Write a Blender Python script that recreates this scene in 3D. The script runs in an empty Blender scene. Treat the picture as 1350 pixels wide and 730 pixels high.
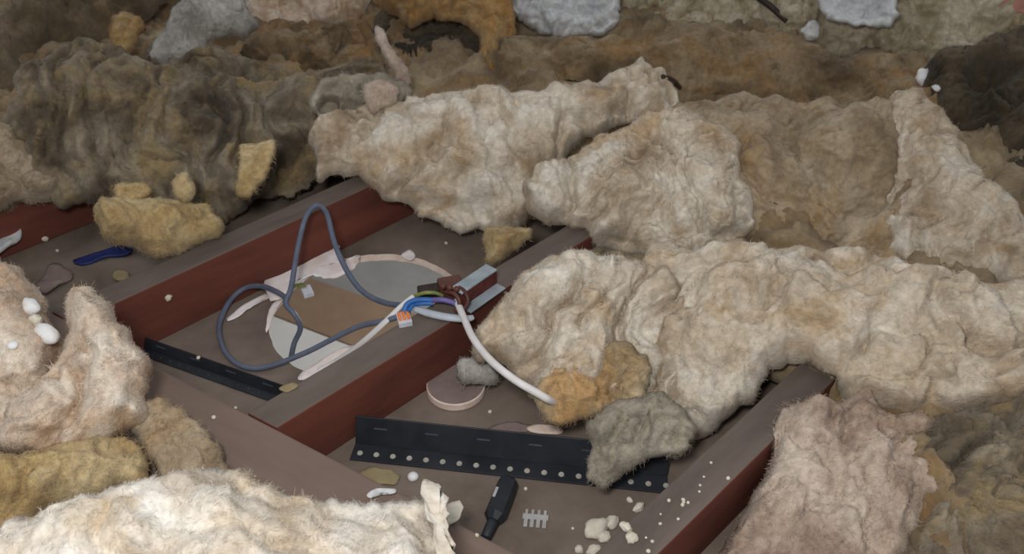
import bpy, bmesh, math, random
import numpy as np
from mathutils import Vector

# ------------------------------------------------------------------ camera, world, light, exposure
SC = bpy.context.scene
COL = SC.collection
F = 1150.0                      # focal length in pixels of the 1350 x 730 frame
PITCH = math.radians(37.0)
CAMH = 0.72                     # metres above the joist tops (z = 0)
cam_d = bpy.data.cameras.new('camera'); cam = bpy.data.objects.new('camera', cam_d); COL.objects.link(cam)
cam_d.sensor_fit = 'HORIZONTAL'; cam_d.sensor_width = 36.0; cam_d.lens = 36.0 * F / 1350.0
cam_d.clip_start = 0.02
cam_d.dof.use_dof = True; cam_d.dof.focus_distance = 0.98; cam_d.dof.aperture_fstop = 10.0
cam.location = (0, 0, CAMH); cam.rotation_euler = (math.radians(90) - PITCH, 0, 0)
SC.camera = cam

w = bpy.data.worlds.new('world'); SC.world = w; w.use_nodes = True
bg = w.node_tree.nodes['Background']
bg.inputs[0].default_value = (0.95, 0.97, 1.0, 1); bg.inputs[1].default_value = 0.42

ld = bpy.data.lights.new('hand_torch_light', 'POINT'); ld.energy = 25.0; ld.shadow_soft_size = 0.07
ld.color = (1.0, 0.975, 0.94)
lo = bpy.data.objects.new('hand_torch_light', ld); lo.location = (-0.10, 0.03, 0.86); COL.objects.link(lo)
rd = bpy.data.lights.new('room_lamp_light', 'POINT'); rd.energy = 85.0; rd.shadow_soft_size = 0.12
rl = bpy.data.objects.new('room_lamp_light', rd); rl.location = (0.6, 3.2, -0.75); COL.objects.link(rl)

SC.view_settings.view_transform = 'Standard'; SC.view_settings.look = 'None'
SC.view_settings.gamma = 1.0; SC.view_settings.use_curve_mapping = False
SC.view_settings.exposure = 0.0

# ------------------------------------------------------------------ helpers
def un(x, y, z=0.0):
    """point of the world at height z that the photograph shows at pixel (x, y)"""
    a = (x - 675.0) / F; b = (365.0 - y) / F
    d = np.array([a, math.cos(PITCH) + b * math.sin(PITCH), -math.sin(PITCH) + b * math.cos(PITCH)])
    t = (z - CAMH) / d[2]
    return np.array([0, 0, CAMH]) + t * d

def ray(x, y):
    a = (x - 675.0) / F; b = (365.0 - y) / F
    return np.array([a, math.cos(PITCH) + b * math.sin(PITCH), -math.sin(PITCH) + b * math.cos(PITCH)])

def srgb(r, g, b):
    f = lambda c: (c / 12.92) if c <= 0.04045 else ((c + 0.055) / 1.055) ** 2.4
    return (f(r / 255.0), f(g / 255.0), f(b / 255.0), 1.0)

def hash3(ix, iy, iz, seed):
    h = (ix.astype(np.int64) * 374761393 + iy.astype(np.int64) * 668265263 + iz.astype(np.int64) * 2147483647 + seed * 1274126177) & 0xffffffff
    h = ((h ^ (h >> 13)) * 1274126177) & 0xffffffff
    h = ((h ^ (h >> 16)) * 2246822519) & 0xffffffff
    return ((h ^ (h >> 15)) & 0xffff) / 65535.0

def vnoise(p, seed=0):
    i = np.floor(p); f = p - i; f = f * f * f * (f * (f * 6 - 15) + 10); i = i.astype(np.int64)
    r = 0
    for dx in (0, 1):
        for dy in (0, 1):
            for dz in (0, 1):
                wgt = (f[:, 0] if dx else 1 - f[:, 0]) * (f[:, 1] if dy else 1 - f[:, 1]) * (f[:, 2] if dz else 1 - f[:, 2])
                r = r + wgt * hash3(i[:, 0] + dx, i[:, 1] + dy, i[:, 2] + dz, seed)
    return r * 2 - 1

def fbm(p, seed=0, octv=4, gain=0.5):
    r = 0; a = 1.0; q = p.copy(); tot = 0
    for k in range(octv):
        r = r + a * vnoise(q, seed + 17 * k); tot += a; a *= gain; q = q * 2.03 + 11.7
    return r / tot * 1.6

def billow(p, seed=0, octv=3):
    """puffy lobes with sharp creases between them, about 0..1"""
    r = 0; a = 1.0; q = p.copy(); tot = 0
    for k in range(octv):
        r = r + a * np.minimum(np.abs(vnoise(q, seed + 31 * k)) * 2.0, 1.0) ** 0.7; tot += a; a *= 0.5; q = q * 2.1 + 5.3
    return r / tot

def cells(p, seed=0):
    """rounded bubbles in the plane: 0 in the grooves between jittered cells, 1 on their crowns"""
    i = np.floor(p).astype(np.int64); f1 = np.full(len(p), 9.0); f2 = np.full(len(p), 9.0); z = 0 * i[:, 0]
    for dx in (-2, -1, 0, 1, 2):
        for dy in (-2, -1, 0, 1, 2):
            cx, cy = i[:, 0] + dx, i[:, 1] + dy
            dd = np.hypot(cx + hash3(cx, cy, z, seed + 1) - p[:, 0], cy + hash3(cx, cy, z, seed + 2) - p[:, 1])
            f2 = np.where(dd < f1, f1, np.minimum(f2, dd)); f1 = np.minimum(f1, dd)
    return np.clip((f2 - f1) / 0.55, 0, 1) ** 0.6

def tag(o, label=None, cat=None, group=None, kind=None):
    if label: o['label'] = label
    if cat: o['category'] = cat
    if group: o['group'] = group
    if kind: o['kind'] = kind
    return o

WLOC = {}
def mesh_obj(name, verts, faces, mat, parent=None, smooth=True, origin=None):
    verts = np.asarray(verts, float)
    if origin is None:
        origin = np.array([0.5 * (verts[:, 0].min() + verts[:, 0].max()), 0.5 * (verts[:, 1].min() + verts[:, 1].max()), verts[:, 2].min()])
    origin = np.asarray(origin, float)
    me = bpy.data.meshes.new(name)
    me.from_pydata((verts - origin).tolist(), [], faces)
    if smooth:
        me.polygons.foreach_set('use_smooth', [True] * len(me.polygons))
    me.update()
    o = bpy.data.objects.new(name, me); COL.objects.link(o)
    if isinstance(mat, (list, tuple)):
        for m in mat: me.materials.append(m)
    else:
        me.materials.append(mat)
    o.location = origin; WLOC[o.name] = Vector(origin)
    if parent is not None:
        o.parent = parent; o.location = Vector(origin) - WLOC[parent.name]
    return o

def empty(name, loc):
    o = bpy.data.objects.new(name, None); o.location = loc; o.empty_display_size = 0.02; COL.objects.link(o); WLOC[o.name] = Vector(loc)
    return o

def catmull(pts, n, closed=False):
    P = np.asarray(pts, float); m = len(P); out = []
    segs = m if closed else m - 1
    for i in range(segs):
        if closed: p0, p1, p2, p3 = P[(i - 1) % m], P[i], P[(i + 1) % m], P[(i + 2) % m]
        else: p0, p1, p2, p3 = P[max(i - 1, 0)], P[i], P[i + 1], P[min(i + 2, m - 1)]
        for k in range(n):
            t = k / n
            out.append(0.5 * ((2 * p1) + (-p0 + p2) * t + (2 * p0 - 5 * p1 + 4 * p2 - p3) * t * t + (-p0 + 3 * p1 - 3 * p2 + p3) * t ** 3))
    if not closed: out.append(P[-1])
    return np.array(out)

def tube(name, pts, rad, mat, parent=None, seg=12, n=8, smooth_path=True, flat=1.0):
    """pts: list of 3D points, rad: radius or list of radii per point"""
    R = np.full(len(pts), rad, float) if np.isscalar(rad) else np.asarray(rad, float)
    Q = np.c_[np.asarray(pts, float), R]
    if smooth_path: Q = catmull(Q, n)
    P = Q[:, :3]; R = Q[:, 3]
    T = np.gradient(P, axis=0); T /= np.linalg.norm(T, axis=1)[:, None] + 1e-12
    a = np.array([0, 0, 1.0]) if abs(T[0][2]) < 0.9 else np.array([1.0, 0, 0])
    u = np.cross(T[0], a); u /= np.linalg.norm(u)
    V = []; Fc = []
    for i in range(len(P)):
        u = u - T[i] * (u @ T[i]); u /= np.linalg.norm(u); v = np.cross(T[i], u)
        for k in range(seg):
            an = 2 * math.pi * k / seg
            V.append(P[i] + R[i] * (math.cos(an) * u + flat * math.sin(an) * v))
    for i in range(len(P) - 1):
        for k in range(seg):
            k2 = (k + 1) % seg
            Fc.append((i * seg + k, i * seg + k2, (i + 1) * seg + k2, (i + 1) * seg + k))
    Fc.append(tuple(range(seg))[::-1]); Fc.append(tuple((len(P) - 1) * seg + k for k in range(seg)))
    return mesh_obj(name, V, Fc, mat, parent)

def prism(name, foot, z0, z1, mats, parent=None, bevel=0.0, topmat=None):
    """foot: list of (x, y) counter-clockwise; the top face takes material index topmat"""
    n = len(foot)
    V = [(x, y, z0) for x, y in foot] + [(x, y, z1) for x, y in foot]
    Fc = [tuple(range(n))[::-1], tuple(range(n, 2 * n))] + [(i, (i + 1) % n, n + (i + 1) % n, n + i) for i in range(n)]
    o = mesh_obj(name, V, Fc, mats, parent, smooth=False)
    if topmat is not None: o.data.polygons[1].material_index = topmat
    if bevel:
        b = o.modifiers.new('bevel', 'BEVEL'); b.width = bevel; b.segments = 2; b.limit_method = 'ANGLE'
    return o

def obox(name, c, ex, ey, ez, hx, hy, hz, mat, parent=None, bevel=0.0):
    """box with centre c, unit axes ex, ey, ez and half sizes"""
    c = np.asarray(c, float); V = []
    for k in (-1, 1):
        for i, j in ((-1, -1), (1, -1), (1, 1), (-1, 1)):
            V.append(c + i * hx * ex + j * hy * ey + k * hz * ez)
    Fc = [(3, 2, 1, 0), (4, 5, 6, 7), (0, 1, 5, 4), (1, 2, 6, 5), (2, 3, 7, 6), (3, 0, 4, 7)]
    o = mesh_obj(name, V, Fc, mat, parent, smooth=False)
    if bevel:
        b = o.modifiers.new('bevel', 'BEVEL'); b.width = bevel; b.segments = 2; b.limit_method = 'ANGLE'
    return o

# ------------------------------------------------------------------ materials
def new_mat(name):
    m = bpy.data.materials.new(name); m.use_nodes = True
    nt = m.node_tree; b = nt.nodes['Principled BSDF']
    return m, nt, b

def coords(nt, rand=True):
    tc = nt.nodes.new('ShaderNodeTexCoord')
    if not rand: return tc.outputs['Object']
    oi = nt.nodes.new('ShaderNodeObjectInfo')
    mu = nt.nodes.new('ShaderNodeMath'); mu.operation = 'MULTIPLY'; mu.inputs[1].default_value = 37.0
    nt.links.new(oi.outputs['Random'], mu.inputs[0])
    ad = nt.nodes.new('ShaderNodeVectorMath'); ad.operation = 'ADD'
    nt.links.new(tc.outputs['Object'], ad.inputs[0]); nt.links.new(mu.outputs[0], ad.inputs[1])
    return ad.outputs[0]

def noise(nt, vec, scale, detail=5, rough=0.55, dist=0.0):
    n = nt.nodes.new('ShaderNodeTexNoise'); n.inputs['Scale'].default_value = scale
    n.inputs['Detail'].default_value = detail; n.inputs['Roughness'].default_value = rough; n.inputs['Distortion'].default_value = dist
    nt.links.new(vec, n.inputs['Vector']); return n.outputs['Fac']

def ramp(nt, fac, stops):
    r = nt.nodes.new('ShaderNodeValToRGB'); e = r.color_ramp.elements
    e[0].position, e[0].color = stops[0]; e[1].position, e[1].color = stops[-1]
    for p, c in stops[1:-1]:
        x = e.new(p); x.color = c
    nt.links.new(fac, r.inputs[0]); return r.outputs[0]

def mix(nt, fac, a, b, mode='MIX'):
    m = nt.nodes.new('ShaderNodeMix'); m.data_type = 'RGBA'; m.blend_type = mode
    for s, v in ((m.inputs[0], fac), (m.inputs[6], a), (m.inputs[7], b)):
        if hasattr(v, 'node'): nt.links.new(v, s)
        else: s.default_value = v
    return m.outputs[2]

def bump(nt, b, h, strength, dist):
    n = nt.nodes.new('ShaderNodeBump'); n.inputs['Strength'].default_value = strength; n.inputs['Distance'].default_value = dist
    nt.links.new(h, n.inputs['Height']); nt.links.new(n.outputs[0], b.inputs['Normal'])

WOOL = {}
def wool(name, dark, mid, light, accent, acc=0.5, scale=9.0):
    m, nt, b = new_mat('wool_' + name)
    v = coords(nt)
    n1 = noise(nt, v, scale, 4, 0.5, 0.6)
    c = ramp(nt, n1, [(0.30, srgb(*dark)), (0.47, srgb(*mid)), (0.66, srgb(*light))])
    ge = nt.nodes.new('ShaderNodeNewGeometry'); n2 = noise(nt, ge.outputs['Position'], scale * 0.8, 5, 0.55, 1.2)
    k = ramp(nt, n2, [(acc, (0, 0, 0, 1)), (acc + 0.16, (0.85, 0.85, 0.85, 1))])
    c = mix(nt, k, c, srgb(*accent))
    n3 = noise(nt, v, 130, 4, 0.6)
    k3 = ramp(nt, n3, [(0.3, (0.80, 0.79, 0.77, 1)), (0.7, (1.12, 1.12, 1.12, 1))])
    c = mix(nt, 1.0, c, k3, 'MULTIPLY')
    nt.links.new(c, b.inputs['Base Color'])
    b.inputs['Roughness'].default_value = 1.0; b.inputs['Specular IOR Level'].default_value = 0.05
    b.inputs['Sheen Weight'].default_value = 0.15; b.inputs['Sheen Roughness'].default_value = 0.6
    bump(nt, b, noise(nt, v, 210, 6, 0.7, 0.6), 0.55, 0.004)
    WOOL[name] = m
wool('cream',  (168, 146, 120), (208, 193, 172), (232, 225, 212), (196, 168, 130), 0.53, 11)
wool('bright', (196, 176, 150), (228, 218, 203), (246, 243, 237), (216, 192, 156), 0.55, 11)
wool('blush',  (186, 156, 130), (218, 198, 178), (236, 226, 212), (200, 164, 122), 0.50, 11)
wool('taupe',  (84, 73, 58), (120, 107, 88), (160, 148, 128), (156, 136, 98), 0.50, 13)
wool('dim',    (78, 68, 54), (112, 98, 78), (142, 126, 104), (140, 116, 80), 0.56)
wool('ochre',  (146, 120, 80), (190, 164, 116), (212, 194, 154), (178, 154, 118), 0.56)
wool('orange', (120, 90, 52), (172, 130, 76), (196, 162, 110), (160, 144, 116), 0.56)
wool('amber',  (164, 140, 104), (206, 186, 150), (226, 212, 184), (198, 158, 106), 0.44)
wool('grey',   (122, 118, 110), (164, 160, 153), (202, 199, 194), (150, 138, 116), 0.58)
wool('ash',    (128, 120, 106), (164, 155, 138), (194, 186, 170), (178, 164, 134), 0.56)
wool('tan',    (126, 106, 82), (166, 147, 121), (198, 182, 158), (172, 140, 98), 0.54)
wool('umber',  (98, 82, 60), (138, 117, 88), (168, 150, 120), (158, 122, 80), 0.52, 11)
wool('pink',   (146, 122, 106), (192, 172, 155), (218, 203, 188), (180, 150, 120), 0.55)
wool('pebble', (128, 117, 94), (178, 166, 140), (212, 203, 182), (166, 144, 106), 0.58, 14)
wool('white',  (186, 190, 194), (216, 219, 222), (236, 238, 240), (196, 196, 194), 0.60, 14)
wool('murk',   (50, 44, 35), (76, 67, 52), (102, 90, 72), (92, 76, 52), 0.6)  # near-black wool; also paints the shade inside the orange-lined hollow

def plain(name, a, b_, scale=14, rough=0.85, spec=0.2, bscale=160, bstr=0.25, bdist=0.002, metallic=0.0, stretch=None, rand=True):
    m, nt, b = new_mat(name)
    v = coords(nt, rand)
    if stretch:
        mp = nt.nodes.new('ShaderNodeMapping'); mp.inputs['Rotation'].default_value[2] = math.radians(stretch[0]); mp.vector_type = 'TEXTURE'
        mp.inputs['Scale'].default_value = (stretch[1], 1, 1); nt.links.new(v, mp.inputs[0]); v = mp.outputs[0]
    n1 = noise(nt, v, scale, 6, 0.6, 0.3)
    nt.links.new(ramp(nt, n1, [(0.32, srgb(*a)), (0.68, srgb(*b_))]), b.inputs['Base Color'])
    b.inputs['Roughness'].default_value = rough; b.inputs['Specular IOR Level'].default_value = spec; b.inputs['Metallic'].default_value = metallic
    if bstr: bump(nt, b, noise(nt, v, bscale, 5, 0.6), bstr, bdist)
    return m
M_BOARD = plain('dusty_board', (102, 90, 81), (134, 121, 111), 9)
M_CORE = plain('gypsum_edge', (222, 196, 182), (242, 226, 216), 40)
M_PAPER = plain('torn_paper', (232, 214, 206), (250, 248, 252), 22)
M_RED = plain('red_timber', (84, 48, 40), (118, 68, 56), 16, 0.75, 0.25, 120, 0.3, 0.002, stretch=(45, 5))
M_DUST = plain('dusty_timber_top', (92, 82, 77), (120, 108, 101), 18, 0.95, 0.1, stretch=(45, 4))
M_BEAM = plain('brown_beam', (104, 88, 80), (130, 112, 102), 10, 0.9, 0.15, stretch=(-31, 5))
M_BLACK = plain('black_steel', (30, 33, 40), (46, 49, 56), 20, 0.5, 0.35, 200, 0.08, 0.001)
M_STUD = plain('pale_stud', (150, 146, 138), (190, 186, 178), 60, 0.6, 0.4)
M_CABLE = plain('grey_cable', (84, 92, 110), (104, 112, 130), 30, 0.5, 0.35, 300, 0.05, 0.0005)
M_WCABLE = plain('white_cable', (210, 206, 204), (232, 230, 230), 30, 0.5, 0.35, 300, 0.05, 0.0005)
M_GSLEEVE = plain('pale_grey_sleeve', (164, 172, 182), (196, 204, 212), 30, 0.5, 0.35, 300, 0.05, 0.0005)
M_BLUE = plain('blue_wire', (40, 92, 160), (56, 116, 190), 30, 0.45, 0.4, 300, 0.03, 0.0005)
M_PURPLE = plain('violet_wire', (96, 84, 142), (116, 106, 166), 30, 0.45, 0.4, 300, 0.03, 0.0005)
M_BROWN = plain('brown_wire', (74, 44, 38), (104, 62, 52), 30, 0.45, 0.4, 300, 0.03, 0.0005)
M_GREEN = plain('green_wire', (86, 108, 62), (150, 152, 84), 60, 0.45, 0.4, 300, 0.03, 0.0005)
M_DARK = plain('dark_plastic', (40, 32, 30), (62, 48, 44), 60, 0.5, 0.35)
M_CLEAR = plain('pale_plastic', (186, 190, 200), (214, 216, 224), 60, 0.35, 0.5, 300, 0.03, 0.0005)
M_ORANGE = plain('orange_plastic', (226, 118, 50), (242, 140, 72), 60, 0.4, 0.4, 300, 0.03, 0.0005)
M_STEEL = plain('galvanised_steel', (134, 146, 152), (170, 180, 186), 40, 0.55, 0.5, 200, 0.1, 0.001)
M_MAROON = plain('maroon_paint', (84, 40, 38), (110, 58, 54), 40, 0.6, 0.3)
M_BEAD = plain('white_foam', (228, 230, 232), (246, 246, 248), 60, 0.9, 0.1, 300, 0.4, 0.002)
M_CRUMB = plain('plaster_crumb', (198, 190, 172), (230, 224, 210), 60, 0.95, 0.1, 250, 0.5, 0.002)
M_YFLAKE = plain('yellow_flake', (142, 128, 98), (160, 146, 114), 40, 0.95, 0.1)
M_GPLASTIC = plain('grey_plastic', (158, 158, 158), (182, 182, 182), 40, 0.6, 0.3)
M_NAVY = plain('navy_plastic', (28, 36, 84), (42, 52, 108), 40, 0.5, 0.3)
M_BRICK = plain('pink_brick', (176, 124, 112), (206, 156, 142), 30, 0.95, 0.1)
M_SLOT = plain('worn_steel', (58, 64, 76), (80, 86, 98), 40, 0.5, 0.3)
M_NOTCH = plain('dull_stud', (52, 54, 58), (70, 72, 76), 40, 0.6, 0.3)
M_DISC = plain('disc_face', (124, 108, 104), (146, 130, 126), 30, 0.95, 0.1)
M_ROOMF = plain('room_floor_grey', (146, 146, 144), (160, 160, 158), 4, 0.9, 0.1, bstr=0)
M_ROOMW = plain('room_wall_white', (206, 204, 198), (218, 216, 210), 4, 0.9, 0.1, bstr=0)
M_RUG = plain('brown_rug', (146, 122, 102), (160, 136, 114), 6, 0.95, 0.1, bstr=0)
M_PALEMAT = plain('pale_mat', (222, 222, 220), (232, 232, 230), 6, 0.95, 0.1, bstr=0)

# ------------------------------------------------------------------ the ceiling boards seen from above, with the round hole
ZB = -0.09
HC = np.array([-0.2075, 0.990]); HR = 0.1455
def ceiling():
    N = 96; x0, x1, y0, y1 = -3.2, 3.2, -0.6, 4.6; th = 0.0125
    rnd = random.Random(3)
    inner = []; outer = []
    for k in range(N):
        a = 2 * math.pi * k / N; d = np.array([math.cos(a), math.sin(a)])
        r = HR * (1 + 0.006 * math.sin(5 * a + 1) + rnd.uniform(-0.006, 0.006))
        inner.append(HC + r * d)
        ts = []
        if d[0] > 1e-9: ts.append((x1 - HC[0]) / d[0])
        if d[0] < -1e-9: ts.append((x0 - HC[0]) / d[0])
        if d[1] > 1e-9: ts.append((y1 - HC[1]) / d[1])
        if d[1] < -1e-9: ts.append((y0 - HC[1]) / d[1])
        outer.append(HC + min(ts) * d)
    V = [(p[0], p[1], ZB) for p in inner] + [(p[0], p[1], ZB) for p in outer] + [(p[0], p[1], ZB - th) for p in inner] + [(p[0], p[1], ZB - th) for p in outer]
    Fc = []; mi = []
    for k in range(N):
        j = (k + 1) % N
        Fc.append((k, N + k, N + j, j)); mi.append(0)
        Fc.append((2 * N + j, 3 * N + j, 3 * N + k, 2 * N + k)); mi.append(0)
        Fc.append((k, j, 2 * N + j, 2 * N + k)); mi.append(1)
    o = mesh_obj('ceiling', V, Fc, [M_BOARD, M_CORE], smooth=False)
    o.data.polygons.foreach_set('material_index', mi)
    return tag(o, 'dusty grey-brown ceiling boards with a round hole, seen from above', kind='structure')
CEIL = ceiling()

def flake(name, px, z, th, mat, parent=None, rough=0.0015, seed=1, curl=0.0):
    """a thin ragged sheet lying at height z with the outline given in photo pixels"""
    P = catmull([un(x, y, z) for x, y in px], 5, True)
    P = P + np.stack([vnoise(P * 160, seed), vnoise(P * 160, seed + 5), 0 * P[:, 0]], 1) * rough
    c = P.mean(0); n = len(P)
    rings = [1.0, 0.72, 0.4]
    V = []; Fc = []
    for s in (1, -1):
        for r in rings:
            Q = c + (P - c) * r
            Q[:, 2] += (th * 0.5 * s * (1 if r < 1 else 0.6)) + (vnoise(Q * 45, seed + 9) * th * 0.8) + curl * (r ** 3) * (vnoise(Q * 22, seed + 3) + 0.6)
            V.extend(Q)
        V.append(c + np.array([0, 0, th * 0.5 * s]))
    B = 3 * n + 1
    for s, off in ((1, 0), (-1, B)):
        for q in range(2):
            for k in range(n):
                j = (k + 1) % n
                f = (off + q * n + k, off + q * n + j, off + (q + 1) * n + j, off + (q + 1) * n + k)
                Fc.append(f if s == 1 else f[::-1])
        for k in range(n):
            j = (k + 1) % n; f = (off + 2 * n + k, off + 2 * n + j, off + 3 * n)
            Fc.append(f if s == 1 else f[::-1])
    for k in range(n):
        j = (k + 1) % n; Fc.append((k, B + k, B + j, j))
    me = mesh_obj(name, V, Fc, mat, parent)
    bm = bmesh.new(); bm.from_mesh(me.data); bmesh.ops.recalc_face_normals(bm, faces=bm.faces); bm.to_mesh(me.data); bm.free()
    return me
flake('torn_paper', [(349, 374), (368, 354), (400, 336), (440, 314), (454, 312), (446, 330), (456, 344), (472, 340), (470, 354), (440, 366), (412, 364), (392, 372), (378, 392), (358, 396)], ZB + 0.008, 0.003, M_PAPER, CEIL, 0.003, 2, 0.003)
flake('torn_paper', [(300, 418), (322, 402), (352, 386), (356, 391), (330, 406), (304, 422)], ZB + 0.003, 0.002, M_PAPER, CEIL, 0.001, 4, 0.002)
flake('torn_paper', [(352, 420), (358, 404), (368, 392), (376, 394), (362, 414), (352, 440)], ZB + 0.002, 0.002, M_PAPER, CEIL, 0.001, 6, 0.002)
flake('torn_paper', [(392, 500), (412, 482), (440, 468), (462, 458), (470, 462), (448, 482), (424, 496)], ZB + 0.004, 0.003, M_PAPER, CEIL, 0.002, 7, 0.004)
flake('torn_paper', [(530, 338), (540, 330), (548, 338), (542, 345)], ZB + 0.002, 0.002, M_PAPER, CEIL, 0.001, 8, 0.002)

# ------------------------------------------------------------------ the room under the hole
ZR = -2.45
def quad(name, px, z0, z1, mat):
    f = [tuple(un(x, y, z1)[:2]) for x, y in px]
    return prism(name, f, z0, z1, [mat])
o = prism('floor', [(-4.2, 0.4), (3.0, 0.4), (3.0, 7.5), (-4.2, 7.5)], ZR - 0.02, ZR, [M_ROOMF]); tag(o, 'pale grey floor of the room below the round hole', kind='structure')
for nm, f in (('wall_left', [(-4.25, 0.4), (-4.2, 0.4), (-4.2, 7.5), (-4.25, 7.5)]), ('wall_right', [(3.0, 0.4), (3.05, 0.4), (3.05, 7.5), (3.0, 7.5)]),
              ('wall_back', [(-4.2, 7.5), (3.0, 7.5), (3.0, 7.55), (-4.2, 7.55)]), ('wall_front', [(-4.2, 0.35), (3.0, 0.35), (3.0, 0.4), (-4.2, 0.4)])):
    o = prism(nm, f, ZR, ZB - 0.0125, [M_ROOMW]); tag(o, 'white wall of the room below', kind='structure')
r = quad('rug', [(250, 312), (250, 372), (560, 492), (560, 418)], ZR, ZR + 0.012, M_RUG); tag(r, 'brown strip of rug on the floor below, seen through the round hole', 'rug')
r = quad('floor_mat', [(250, 374), (250, 470), (560, 600), (560, 494)], ZR, ZR + 0.012, M_PALEMAT); tag(r, 'pale mat beside the brown rug, seen through the round hole', 'mat')

# ------------------------------------------------------------------ joists and beam
JE = np.array([math.cos(math.radians(45.0)), math.sin(math.radians(45.0))]); JN = np.array([-JE[1], JE[0]])
D0 = un(200, 480)[:2]; D1 = un(683, 730)[:2]; DD = (D1 - D0) / np.linalg.norm(D1 - D0); DNRM = np.array([DD[1], -DD[0]])   # towards the camera
def on_beam(s):
    """point on the far edge of the beam where the joist line with offset s starts"""
    # p = JN*s + JE*t ;  (p-D0).DNRM = 0
    t = ((D0 - JN * s) @ DNRM) / (JE @ DNRM)
    return JN * s + JE * t
def joist(s0, s1, length, label, start=None, top=0.0):
    a = on_beam(s0) if start is None else JN * s0 + JE * start
    b = on_beam(s1) if start is None else JN * s1 + JE * start
    g = 0.0015 if start is None else 0
    a = a + JE * g; b = b + JE * g
    f = [tuple(a), tuple(a + JE * length), tuple(b + JE * length), tuple(b)]
    o = prism('timber_joist', f, ZB, top, [M_RED, M_DUST], bevel=0.002, topmat=1)
    return tag(o, label, 'joist', 'ceiling joists')
joist(1.005, 1.048, 2.4, 'dark red joist with a grey dusty top, behind the round hole, under the cable arch')
joist(0.664, 0.708, 2.4, 'dark red joist carrying the wire connector, between round hole and long black strip')
joist(0.262, 0.306, 2.4, 'dusty topped red joist at the far right end of the long black angle strip', start=0.25)
joist(1.365, 1.408, 2.4, 'dark red joist in shadow beyond the dark blue scrap, below the brown wool')
BW = 0.15
A = D0 - DD * 0.75; B = D1 + DD * 0.045
o = prism('timber_beam', [tuple(A), tuple(A + DNRM * BW), tuple(B + DNRM * BW), tuple(B)], ZB, 0.0, [M_BEAM], bevel=0.003)
tag(o, 'broad brown-grey timber beam that the red joists butt against', 'beam')

# ------------------------------------------------------------------ black angle strips
def angle_strip(name, p0, p1, fl, web, th, nst, label, cat, stud_r, first, last, smat=None):
    """p0, p1: ends of the front edge of the flange on the boards; the flange runs back from it to the upright web"""
    p0 = np.append(p0[:2], 0); p1 = np.append(p1[:2], 0)
    ex = (p1 - p0); L = np.linalg.norm(ex); ex /= L; ey = np.array([-ex[1], ex[0], 0.0]); ez = np.array([0, 0, 1.0])
    root = empty(name, (p0 + p1) / 2 + ez * ZB); tag(root, label, cat)
    base = (p0 + p1) / 2 + ez * ZB
    obox('flange', base + ey * fl / 2 + ez * (th / 2 + 0.0005), ex, ey, ez, L / 2, fl / 2, th / 2, M_BLACK, root, 0.0008)
    # web leans back a little
    wy = ey * 0.42 + ez * 0.907; wn = np.cross(ex, wy)
    obox('web', base + ey * fl + ez * th + wy * web / 2, ex, wy, wn, L / 2, web / 2, th / 2, M_BLACK, root, 0.0008)
    nsl = max(int(L / 0.055), 1)
    for k in range(nsl):
        c = base + ex * (-L / 2 + L * (k + 0.5) / nsl) + ey * fl + ez * th + wy * web * 0.62 + wn * (th / 2 + 0.0002)
        obox('slot', c, ex, wy, wn, 0.008, 0.0010, 0.0004, M_SLOT, root)
    me = None
    for k in range(nst):
        c = base + ex * (first + (last - first) * k / (nst - 1) - L / 2) + ey * fl * 0.42 + ez * (th + 0.0005)
        if me is None:
            V = [(stud_r * math.cos(a) * q, stud_r * math.sin(a) * q, hh) for q, hh in ((1, 0), (0.8, 0.0012)) for a in [2 * math.pi * i / 12 for i in range(12)]]
            Fc = [(i, (i + 1) % 12, 12 + (i + 1) % 12, 12 + i) for i in range(12)] + [tuple(range(12, 24)), tuple(range(12))[::-1]]
            s = mesh_obj('stud', np.array(V) + c, Fc, smat or M_STUD, root, smooth=False, origin=c); me = s.data
        else:
            s = bpy.data.objects.new('stud', me); COL.objects.link(s); s.parent = root; s.location = Vector(c) - root.location
    return root
angle_strip('angle_strip', un(461, 607, ZB), un(880, 652, ZB), 0.026, 0.036, 0.0025, 20, 'long black metal angle strip with a row of pale studs, between two joists', 'angle strip', 0.0037, 0.010, 0.398)
a0 = un(182, 468, ZB); a1 = un(370, 535, ZB)
angle_strip('angle_strip', a0, a1, 0.013, 0.016, 0.0025, 12, 'short thin black perforated strip beside the round hole, along the brown beam', 'angle strip', 0.0018, 0.02, 0.20, M_NOTCH)

# ------------------------------------------------------------------ insulation lumps
CAMP = np.array([0, 0, CAMH])
def smoothstep(a, b, x):
    t = np.clip((x - a) / (b - a), 0, 1); return t * t * (3 - 2 * t)

def support(x, y):
    """height of the boards, joists and beam under each point"""
    q = np.stack([x, y], 1); sN = q @ JN; z = np.full(len(x), ZB + 0.001)
    behind = ((q - D0) @ DNRM) < 0.0015
    for s0, s1 in ((1.005, 1.048), (0.664, 0.708), (0.262, 0.306), (1.365, 1.408)):
        z[(sN > s0 - 0.002) & (sN < s1 + 0.002) & (behind | (s0 == 0.262)) & (q @ JE > 0.24)] = 0.001
    dn = (q - D0) @ DNRM; z[(dn > -0.002) & (dn < BW + 0.002) & ((q - D1) @ DD < 0.05)] = 0.001
    return z

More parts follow.
